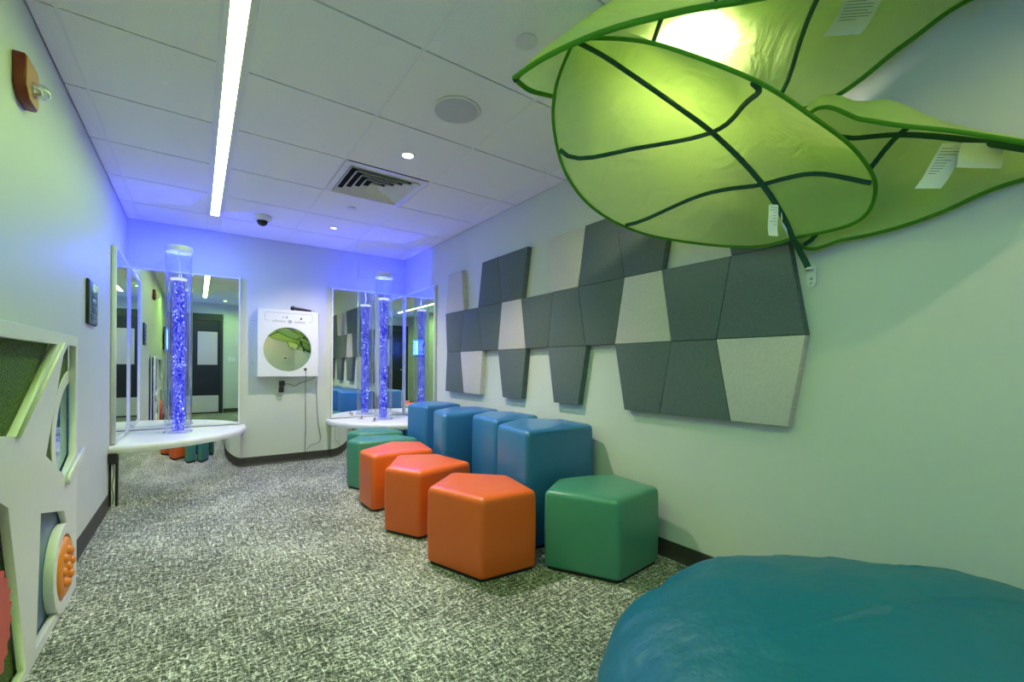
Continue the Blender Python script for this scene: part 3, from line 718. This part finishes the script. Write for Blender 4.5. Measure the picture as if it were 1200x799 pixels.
def stool(poly, h, m, label, group):
    cx_ = sum(p[0] for p in poly) / len(poly); cy_ = sum(p[1] for p in poly) / len(poly)
    t = thing('pentagon_stool', label, 'stool', group); t.location = (cx_, cy_, 0)
    rel = [(x - cx_, y - cy_) for x, y in poly]
    bm = bmesh.new(); rings = []
    z0 = 0.016
    prof = [(0.010, z0), (0.002, z0 + 0.004), (0.0, z0 + 0.012), (-0.003, h * 0.5), (0.0, h - 0.034), (0.003, h - 0.018), (0.012, h - 0.007), (0.026, h - 0.001), (0.06, h + 0.002), (0.12, h + 0.004)]
    base_n = None
    for ins, z in prof:
        N = len(rel); pr = []
        for i in range(N):   # inset polygon
            p0, p1, p2 = (Vector(rel[(i + k) % N]) for k in (-1, 0, 1))
            d0 = (p1 - p0).normalized(); d1 = (p2 - p1).normalized()
            n0 = Vector((-d0.y, d0.x)); n1 = Vector((-d1.y, d1.x))
            sgn = 1 if (n0.dot(-p1) > 0) else -1
            n0 *= sgn; n1 *= sgn
            mt = (n0 + n1) / (1 + n0.dot(n1)); q = p1 + mt * ins; pr.append((q.x, q.y))
        rad = max(0.012, 0.030 - ins * 0.3)
        loop = rounded(pr, rad)
        rings.append([bm.verts.new((x, y, z)) for x, y in loop])
    for A, B in zip(rings, rings[1:]):
        n = len(A)
        for i in range(n): bm.faces.new((A[i], A[(i + 1) % n], B[(i + 1) % n], B[i]))
    bm.faces.new(rings[0]); c = bm.verts.new((0, 0, h + 0.005))
    n = len(rings[-1])
    for i in range(n): bm.faces.new((rings[-1][i], rings[-1][(i + 1) % n], c))
    obj('upholstered_body', bm, m, t, auto=60)
    bm = bmesh.new()
    lp = rounded([(x * 0.955, y * 0.955) for x, y in rel], 0.03)
    a = [bm.verts.new((x, y, 0.0)) for x, y in lp]; b = [bm.verts.new((x, y, z0 - 0.0005)) for x, y in lp]
    n = len(a)
    bm.faces.new(a); bm.faces.new(b)
    for i in range(n): bm.faces.new((a[i], a[(i + 1) % n], b[(i + 1) % n], b[i]))
    obj('base', bm, M['black'], t)
    return t
LO, TA = 0.420, 0.703
gb, go, gt = 'tall blue stools along the right wall', 'orange stools in front of the blue ones', 'green stools'
stool([(1.715, 1.435), (1.520, 1.780), (1.765, 1.945), (2.130, 1.850), (2.100, 1.480)], LO, M['teal'], 'green pentagon stool at the right end of the row, near the teal beanbag', gt)
stool([(1.160, 1.825), (1.035, 2.190), (1.310, 2.425), (1.565, 2.165), (1.490, 1.800)], LO, M['orange'], 'orange pentagon stool in front, largest and nearest of the three', go)
stool([(1.130, 2.500), (1.000, 2.750), (1.225, 3.110), (1.500, 2.990), (1.560, 2.600)], LO, M['orange'], 'orange pentagon stool in the middle of the three orange ones', go)
stool([(1.058, 3.160), (1.045, 3.440), (1.390, 3.700), (1.625, 3.560), (1.555, 3.180)], LO, M['orange'], 'farthest orange pentagon stool, beside the pale green one', go)
stool([(1.150, 3.800), (1.090, 3.950), (1.250, 4.170), (1.590, 4.030), (1.690, 3.740)], LO, M['teal'], 'green pentagon stool directly behind the farthest orange stool', gt)
stool([(1.275, 4.22), (1.205, 4.38), (1.41, 4.60), (1.66, 4.52), (1.70, 4.12)], 0.432, M['teal'], 'farthest green stool by the right corner platform, mostly hidden', gt)
stool([(1.565, 1.985), (1.612, 2.360), (1.950, 2.560), (2.185, 2.350), (2.140, 2.010)], TA, M['blue'], 'tall blue pentagon stool at the right end of the blue row', gb)
stool([(1.715, 2.530), (1.765, 2.930), (2.020, 3.110), (2.190, 2.960), (2.190, 2.630)], TA, M['blue'], 'tall blue pentagon stool just left of the nearest blue one', gb)
stool([(1.575, 3.060), (1.668, 3.410), (1.980, 3.640), (2.190, 3.500), (2.190, 3.170)], TA, M['blue'], 'tall wide blue stool, second from the far end of the blue row', gb)
stool([(1.760, 3.760), (1.716, 4.090), (1.980, 4.350), (2.165, 4.300), (2.165, 3.800)], TA, M['blue'], 'farthest tall blue stool, next to the right corner platform', gb)

# ------------------------------------------------------------------ teal crash pad / beanbag
t = thing('beanbag', 'big round teal beanbag cushion on the carpet against the right wall', 'beanbag')
t.location = (1.435, 0.33, 0)
def pad_mesh():
    bm = bmesh.new(); seg, nr = 160, 56; rings = []
    R, hh = 0.715, 0.475
    for j in range(nr + 1):
        ph = j / nr
        ring = []
        for i in range(seg):
            a = 2 * PI * i / seg
            if ph < 0.22:   # side wall from the floor seam
                s = ph / 0.22; r = R * (0.955 + 0.045 * math.sin(s * PI * 0.5)); z = 0.085 + 0.095 * s
            else:
                s = (ph - 0.22) / 0.78; an = s * PI / 2
                r = R * math.cos(an) ** 0.92; z = 0.18 + (hh - 0.18) * math.sin(an) ** 1.0
            x, y = r * math.cos(a), r * math.sin(a)
            k = min(1, (1 - r / R) * 5 + 0.3)
            w = 0.010 * math.sin(x * 7 + 2.0 * math.sin(y * 4)) + 0.008 * math.sin(y * 11 + 3 * x + 1)
            fold = 0.016 * max(0, math.sin(9 * a + 5 * r + 1.5 * math.sin(4 * r + a))) ** 3 * (r / R) ** 2.5
            fold += 0.010 * max(0, math.sin(21 * a + 9 * math.sin(3 * r))) ** 4 * (r / R) ** 4
            dent = -0.030 * math.exp(-((x + 0.02) ** 2 + (y - 0.62) ** 2) / 0.010)
            z += (w + fold + dent) * (0.3 + 0.7 * min(1, (z - 0.08) / 0.12))
            v_ = math.sin(5.6 * x + 5.0 * y + 1.5 * math.sin(6 * y + 2 * x)); v2_ = math.sin(4 * x - 9 * y + 1.2 * math.sin(5 * x + 1))
            top = min(1, max(0, (z - 0.12) / 0.1))
            z += top * (0.011 * max(0, 1 - abs(v_) / 0.22) * max(0, math.sin(3 * x + 1.2) * math.sin(4 * y + 2)) + 0.008 * max(0, 1 - abs(v2_) / 0.2) * max(0, math.sin(5 * y - 2 * x)))
            z *= 1 + top * (0.13 * x - 0.07 * y) / R
            rr = 1 + 0.012 * math.sin(3 * a + 1) + 0.008 * math.sin(17 * a + 4 * z) * (r / R)
            ring.append(bm.verts.new((x * rr, y * rr, z)))
        rings.append(ring)
    for A, B in zip(rings, rings[1:]):
        for i in range(seg): bm.faces.new((A[i], A[(i + 1) % seg], B[(i + 1) % seg], B[i]))
    bmesh.ops.remove_doubles(bm, verts=bm.verts, dist=1e-4)
    bm.faces.new(rings[0][::-1]) if all(v.is_valid for v in rings[0]) else None
    return bm
obj('cover', pad_mesh(), M['pad'], t, smooth=True)
bm = bmesh.new()
lathe(bm, [(0.0, 0.0), (0.66, 0.0), (0.690, 0.015), (0.698, 0.05), (0.690, 0.083), (0.0, 0.083)], seg=80); obj('base_panel', bm, M['padbase'], t, auto=60)

# ------------------------------------------------------------------ leaf canopies
def leaf(sections, nu, label, ribi, rib_tail, cross, tags=(), hem_r=0.0065, rib_r=0.010, cross_r=0.009, k0=0):
    """sections: rows of points across the leaf from rim to rim, tip first; surface is a smooth skin through them"""
    t = thing('leaf_canopy', label, 'leaf canopy', 'green fabric leaf canopies')
    ns = 10
    rows = [smooth_path(s, nu) for s in sections]                 # across
    m = len(rows[0]); colsP = [smooth_path([r[k] for r in rows], ns) for k in range(m)]
    n = len(colsP[0])
    bm = bmesh.new()
    V = []
    for j in range(n):
        V.append([])
        for k in range(m):
            p = colsP[k][j].copy(); u = k / (m - 1); v = j / (n - 1)
            e = math.sin(PI * u) * math.sin(PI * v)
            p.z += e * (0.004 * math.sin(34 * u + 9 * v) + 0.004 * math.sin(23 * v * (1 + u)) + 0.003 * math.sin(60 * u - 20 * v))
            V[-1].append(bm.verts.new(p))
    for j in range(n - 1):
        for k in range(m - 1): bm.faces.new((V[j][k], V[j][k + 1], V[j + 1][k + 1], V[j + 1][k]))
    bmesh.ops.remove_doubles(bm, verts=bm.verts, dist=1e-4)
    obj('fabric', bm, M['leaf'], t, smooth=True)
    bm = bmesh.new()
    tube(bm, colsP[0], hem_r, 8); tube(bm, colsP[-1], hem_r, 8)
    obj('hem_hoop', bm, M['hem'], t, smooth=True)
    off = Vector((0, 0, -0.012))
    rp = [p + off for p in colsP[ribi * nu]]
    if rib_tail: rp = rp[:-1] + smooth_path([rp[-1]] + [Vector(q) for q in rib_tail], 5)
    bm = bmesh.new(); tube(bm, rp, [rib_r * (0.75 + 0.45 * i / len(rp)) for i in range(len(rp))], 8); obj('centre_rib', bm, M['rib'], t, smooth=True)
    for cr in cross:                                              # cr = station position (fraction), bend towards tip at rims
        path = []
        for k in range(k0, m):
            u = k / (m - 1) * 2 - 1; jf = (n - 1) * (cr[0] + cr[1] * u * u + cr[2] * u)
            jf = max(0, min(n - 1.001, jf)); j0 = int(jf); f = jf - j0
            p = colsP[k][j0].lerp(colsP[k][j0 + 1], f)
            cen = sum((colsP[q][j0] for q in (0, m // 2, m - 1)), Vector()) / 3
            path.append(p + (cen - p).normalized() * 0.011)
        bm = bmesh.new(); tube(bm, path, cross_r, 8); obj('cross_rib', bm, M['rib'], t, smooth=True)
    for (o, ux, uy, w_, h_, lines, shift) in tags:
        o, ux, uy = Vector(o), Vector(ux).normalized(), Vector(uy).normalized()
        nn = ux.cross(uy).normalized()
        bm = bmesh.new(); nseg = 8; gr = []
        for a in range(nseg + 1):
            f = a / nseg; b_ = nn * (0.006 * math.sin(f * 5))
            gr.append([bm.verts.new(o + uy * (h_ * f) + b_ + ux * (shift * f * f)), bm.verts.new(o + uy * (h_ * f) + ux * (w_ + shift * f * f) + b_)])
        for a in range(nseg): bm.faces.new((gr[a][0], gr[a][1], gr[a + 1][1], gr[a + 1][0]))
        lb = obj('care_label', bm, M['tag'], t, smooth=True)
        if lines:
            bm = bmesh.new()
            for a in range(lines):
                f = 0.10 + 0.62 * a / lines; b_ = nn * (0.006 * math.sin(f * 5)); l_ = random.uniform(0.3, 0.8) * w_
                for sg in (1, -1):
                    c0 = o + uy * (h_ * f) + b_ + ux * (w_ * 0.10 + shift * f * f) + nn * (0.0008 * sg)
                    q = [c0, c0 + ux * l_, c0 + ux * l_ + uy * (h_ * 0.012), c0 + uy * (h_ * 0.012)]
                    bm.faces.new([bm.verts.new(v) for v in q])
            obj('label_print', bm, M['print'], lb)
    return t

# the front leaf: rooted at the wall bracket, tip pointing out over the room
TA_ = (1.057, 1.087, 2.205)
def W3(px, py, **kw):   # room point seen from (0,0,1.0739) along a measured bearing, at the given X, Y or Z
    f, yaw, hy, rl, e, cx = 512.664, 0.60875, 429.916, -0.00679, 1.07392, 588.104
    x = (px - cx) / f; y = (hy - py) / f
    x, y = x * math.cos(-rl) - y * math.sin(-rl), x * math.sin(-rl) + y * math.cos(-rl)
    s, c = math.sin(yaw), math.cos(yaw)
    d = (x * c + s, -x * s + c, y)
    if 'Y' in kw: t = kw['Y'] / d[1]
    elif 'X' in kw: t = kw['X'] / d[0]
    elif 'Z' in kw: t = (kw['Z'] - e) / d[2]
    else: t = kw['d']
    return (d[0] * t, d[1] * t, e + d[2] * t)
def mid(a, b, f, dz=0.0): return (a[0] + (b[0] - a[0]) * f, a[1] + (b[1] - a[1]) * f, a[2] + (b[2] - a[2]) * f + dz)
A_tip = W3(674, 44, Z=2.205)
rowsA = [
    (W3(652, 100, Y=1.26), W3(706, 61, Z=2.19), W3(742, 47, Y=0.90)),
    (W3(649, 150, Y=1.38), W3(742, 85, Z=2.165), W3(800, 61, Y=0.76)),
    (W3(664, 205, Y=1.45), W3(792, 120, Z=2.10), W3(890, 97, Y=0.63)),
    (W3(698, 246, Y=1.46), W3(836, 153, Z=2.02), W3(948, 134, Y=0.565)),
    (W3(752, 273, Y=1.40), W3(876, 192, Z=1.91), W3(1003, 177, Y=0.535)),
    (W3(824, 286, Y=1.20), W3(903, 226, Z=1.80), W3(1026, 220, Y=0.53)),
    (W3(886, 289, X=2.075), W3(921, 257, Z=1.69), W3(1004, 260, Y=0.60)),
]
A_base = W3(930, 279, Z=1.625)
secA = [[A_tip] * 5]
for l_, r_, q_ in rowsA:
    secA.append([l_, mid(l_, r_, 0.5, 0.05), r_, mid(r_, q_, 0.5, 0.05), q_])
secA.append([A_base] * 5)
o_ = W3(909, 243, d=1.70)
leafA = leaf(secA, 6, 'front leaf canopy with white label, rooted at the white wall bracket', 2,
     [(2.135, 0.818, 1.585), (2.170, 0.806, 1.535), (2.186, 0.801, 1.508)], [(0.50, -0.16, 0.03), (0.70, -0.045, 0.075)],
     [(W3(912, 240, d=1.66), (-0.5, 0.4, 0.05), (-0.05, 0.1, -0.9), 0.035, 0.115, 7, -0.02), (W3(916, 248, d=1.66), (0.3, 0.1, -0.1), (0.25, -0.05, -0.8), 0.045, 0.070, 0, 0.02)])

# upper leaf: close under the ceiling, its base out of the frame to the right
B_tip = (0.985, 1.345, 2.175)
rowsB = [
    ((0.98, 1.144, 2.14), (1.02, 1.20, 2.22), (1.07, 1.28, 2.27), (1.10, 1.36, 2.25), (1.11, 1.40, 2.20)),
    ((1.025, 0.93, 2.11), (1.09, 1.00, 2.26), (1.19, 1.14, 2.345), (1.24, 1.30, 2.33), (1.29, 1.43, 2.25)),
    ((1.12, 0.743, 2.09), (1.19, 0.82, 2.28), (1.31, 0.98, 2.385), (1.44, 1.17, 2.34), (1.57, 1.36, 2.24)),
    ((1.257, 0.586, 2.09), (1.33, 0.68, 2.29), (1.47, 0.85, 2.40), (1.66, 1.00, 2.34), (1.86, 1.14, 2.20)),
    ((1.415, 0.45, 2.12), (1.50, 0.55, 2.30), (1.65, 0.68, 2.40), (1.87, 0.75, 2.33), W3(955, 124, X=2.08)),
    ((1.63, 0.325, 2.19), (1.71, 0.40, 2.33), (1.83, 0.50, 2.39), (1.98, 0.53, 2.34), W3(1060, 52, X=2.12)),
    ((1.824, 0.19, 2.22), (1.90, 0.25, 2.33), (2.00, 0.30, 2.365), (2.08, 0.33, 2.36), W3(1135, 0, X=2.165)),
]
secB = [[B_tip] * 5] + [list(r) for r in rowsB] + [[(2.18, 0.10, 2.31)] * 5]
leaf(secB, 6, 'upper leaf canopy spread close under the ceiling, lit bright from above', 2, [(2.19, 0.06, 2.30)], [(0.42, 0.0, -0.02), (0.69, -0.03, -0.09)],
     [(W3(994, -12, d=1.49), (0.8, -0.6, 0.05), (0.15, 0.25, -0.7), 0.13, 0.13, 9, -0.05)], hem_r=0.009)

# right leaf: lower, against the wall, base out of the frame to the right
rowsC = [
    (W3(950, 132, d=1.60), W3(950, 122, d=1.68), W3(960, 163, d=1.76), W3(945, 225, d=1.86), W3(938, 288, X=2.135)),
    (W3(1010, 140, d=1.45), W3(1005, 118, d=1.55), W3(1005, 158, d=1.66), W3(1000, 220, d=1.775), W3(988, 281, X=2.155)),
    (W3(1055, 147, d=1.35), W3(1048, 119, d=1.45), W3(1055, 154, d=1.58), W3(1050, 215, d=1.67), W3(1040, 270, X=2.17)),
    (W3(1120, 154, d=1.28), W3(1118, 147, d=1.38), W3(1120, 158, d=1.47), W3(1115, 205, d=1.52), W3(1100, 250, X=2.17)),
    (W3(1200, 167, d=1.22), W3(1200, 162, d=1.30), W3(1200, 170, d=1.37), W3(1195, 192, d=1.41), W3(1180, 216, X=2.172)),
]
secC = [[(2.06, 0.93, 1.87)] * 5] + [list(r) for r in rowsC] + [[(2.185, 0.02, 1.69)] * 5]
leaf(secC, 6, 'right leaf canopy with two white labels, lowest and close to the wall', 2, [(2.195, -0.02, 1.66)], [(0.50, 0.0, -0.32)],
     [(W3(1104, 168, d=1.44), (0.75, -0.55, 0.0), (-0.32, 0.22, -0.9), 0.085, 0.165, 10, -0.03), (W3(1128, 167, d=1.42), (0.75, -0.6, -0.05), (-0.14, 0.1, -0.9), 0.135, 0.085, 0, -0.01)], hem_r=0.007, k0=11)

t = thing('wall_bracket', 'small white plastic hook bracket on the right wall holding the front leaf', 'bracket')
plate('bracket_plate', [circ(0.795, 1.448, 0.017, 16, PI, 2 * PI, None, True) + circ(0.795, 1.515, 0.017, 16, 0, PI, None, True), circ(0.795, 1.447, 0.006, 16)[::-1]], XR - 0.008, XR - 0.001, 'X', M['plastic'], t)
bm = bmesh.new(); lathe(bm, [(0.010, -0.006), (0.016, -0.006), (0.016, 0.004), (0.010, 0.004), (0.010, -0.006)], (XR - 0.020, 0.798, 1.512), axis='Z', seg=20); obj('socket_ring', bm, M['plastic'], t, auto=40)
boxo('screw_cap', XR - 0.012, XR - 0.0085, 0.790, 0.800, 1.462, 1.472, M['greyp'], t)

# ------------------------------------------------------------------ things only the mirrors see
t = thing('wall_television', 'television with bright blue striped screen on the left wall, seen in mirrors', 'television')
boxo('bezel', XL + 0.02, XL + 0.055, -0.56, 0.10, 1.36, 1.80, M['black'], t, 0.004)
M['screen'] = emis('blue_screen', (0.012, 0.08, 1.0), 5.5)
scr = boxo('screen', XL + 0.0555, XL + 0.057, -0.545, 0.085, 1.375, 1.785, M['screen'], t)
bm = bmesh.new()
for k in range(7): box(bm, XL + 0.0575, XL + 0.0580, -0.50, 0.04, 1.42 + k * 0.05, 1.435 + k * 0.05)
obj('screen_rows', bm, emis('screen_rows', (0.35, 0.55, 1.0), 3.0), scr)
boxo('wall_mount', XL + 0.001, XL + 0.0195, -0.35, -0.10, 1.50, 1.66, M['black'], t)
for x0, x1, lab in ((0.575, 0.625, 'narrow white switch plate left of pair beside the door, mirrored'), (0.64, 0.72, 'wider white switch plate beside the door, mirrored')):
    t = thing('light_switch', lab, 'light switch', 'switches beside the door')
    boxo('cover_plate', x0, x1, YF + 0.001, YF + 0.006, 1.13, 1.25, M['plastic'], t, 0.001)
    boxo('rocker', x0 + 0.014, x1 - 0.014, YF + 0.0065, YF + 0.010, 1.16, 1.22, M['white'], t)
t = thing('thermostat', 'small white thermostat on the front wall, seen in the round mirror', 'thermostat')
boxo('case', 1.95, 2.05, YF + 0.001, YF + 0.022, 1.49, 1.63, M['plastic'], t, 0.003)
boxo('display', 1.975, 2.025, YF + 0.0225, YF + 0.024, 1.565, 1.595, M['black'], t)

# ------------------------------------------------------------------ lights of the fittings and the added tint lamps
spot('downlight_beam', 1.113, 2.678, H - 0.012, (1.0, 0.90, 0.82), 52, 0.025, 115, 0.9)
spot('downlight_beam', 1.104, 4.514, H - 0.012, (1.0, 0.90, 0.80), 42, 0.025, 130, 0.9)
downlight(1.60, 0.98, 'lit round downlight hidden above the leaf canopies', M['lamp'])
spot('downlight_beam', 1.60, 0.98, H - 0.012, (1.0, 0.93, 0.78), 16, 0.03, 160, 0.5)

for gx_, gy_, colr, pw, lab in ((-0.19, 0.83, (0.42, 1.0, 0.14), 11, 'added green tint lamp set as a downlight above the viewer, nearer the room'),  # unseen coloured lamps, added to tint the walls
                                (0.49, -0.39, (0.40, 1.0, 0.14), 8, 'added green tint lamp set as a downlight near the door'),
                                (1.41, -0.39, (1.0, 0.84, 0.36), 8, 'added yellow tint lamp set as a downlight behind the viewer')):
    downlight(gx_, gy_, lab, emis('added_tint_lens', colr, 8.0))
    spot('downlight_beam', gx_, gy_, H - 0.012, colr, pw, 0.03, 165, 0.6)

# ------------------------------------------------------------------ world, camera, colour
w = D.worlds.new('world'); bpy.context.scene.world = w; w.use_nodes = True
w.node_tree.nodes['Background'].inputs[0].default_value = (0.02, 0.02, 0.02, 1)
w.node_tree.nodes['Background'].inputs[1].default_value = 0.2

cam = D.cameras.new('camera'); co = D.objects.new('camera', cam); COL.objects.link(co)
cam.sensor_width = 36; cam.sensor_fit = 'HORIZONTAL'; cam.lens = 512.664 / 1200 * 36
cam.shift_x = (600 - 588.104) / 1200; cam.shift_y = (429.916 - 399.5) / 1200
cam.clip_start = 0.02
co.matrix_world = Matrix.Translation((0, 0, 1.07392)) @ Matrix.Rotation(-0.60875, 4, 'Z') @ Matrix.Rotation(PI / 2, 4, 'X') @ Matrix.Rotation(0.00679, 4, 'Z')
sc = bpy.context.scene; sc.camera = co
sc.view_settings.view_transform = 'Standard'; sc.view_settings.look = 'None'
sc.view_settings.gamma = 1; sc.view_settings.use_curve_mapping = False
sc.view_settings.exposure = 1.45
sc.cycles.max_bounces = 10; sc.cycles.transparent_max_bounces = 24
sc.cycles.sample_clamp_indirect = 8
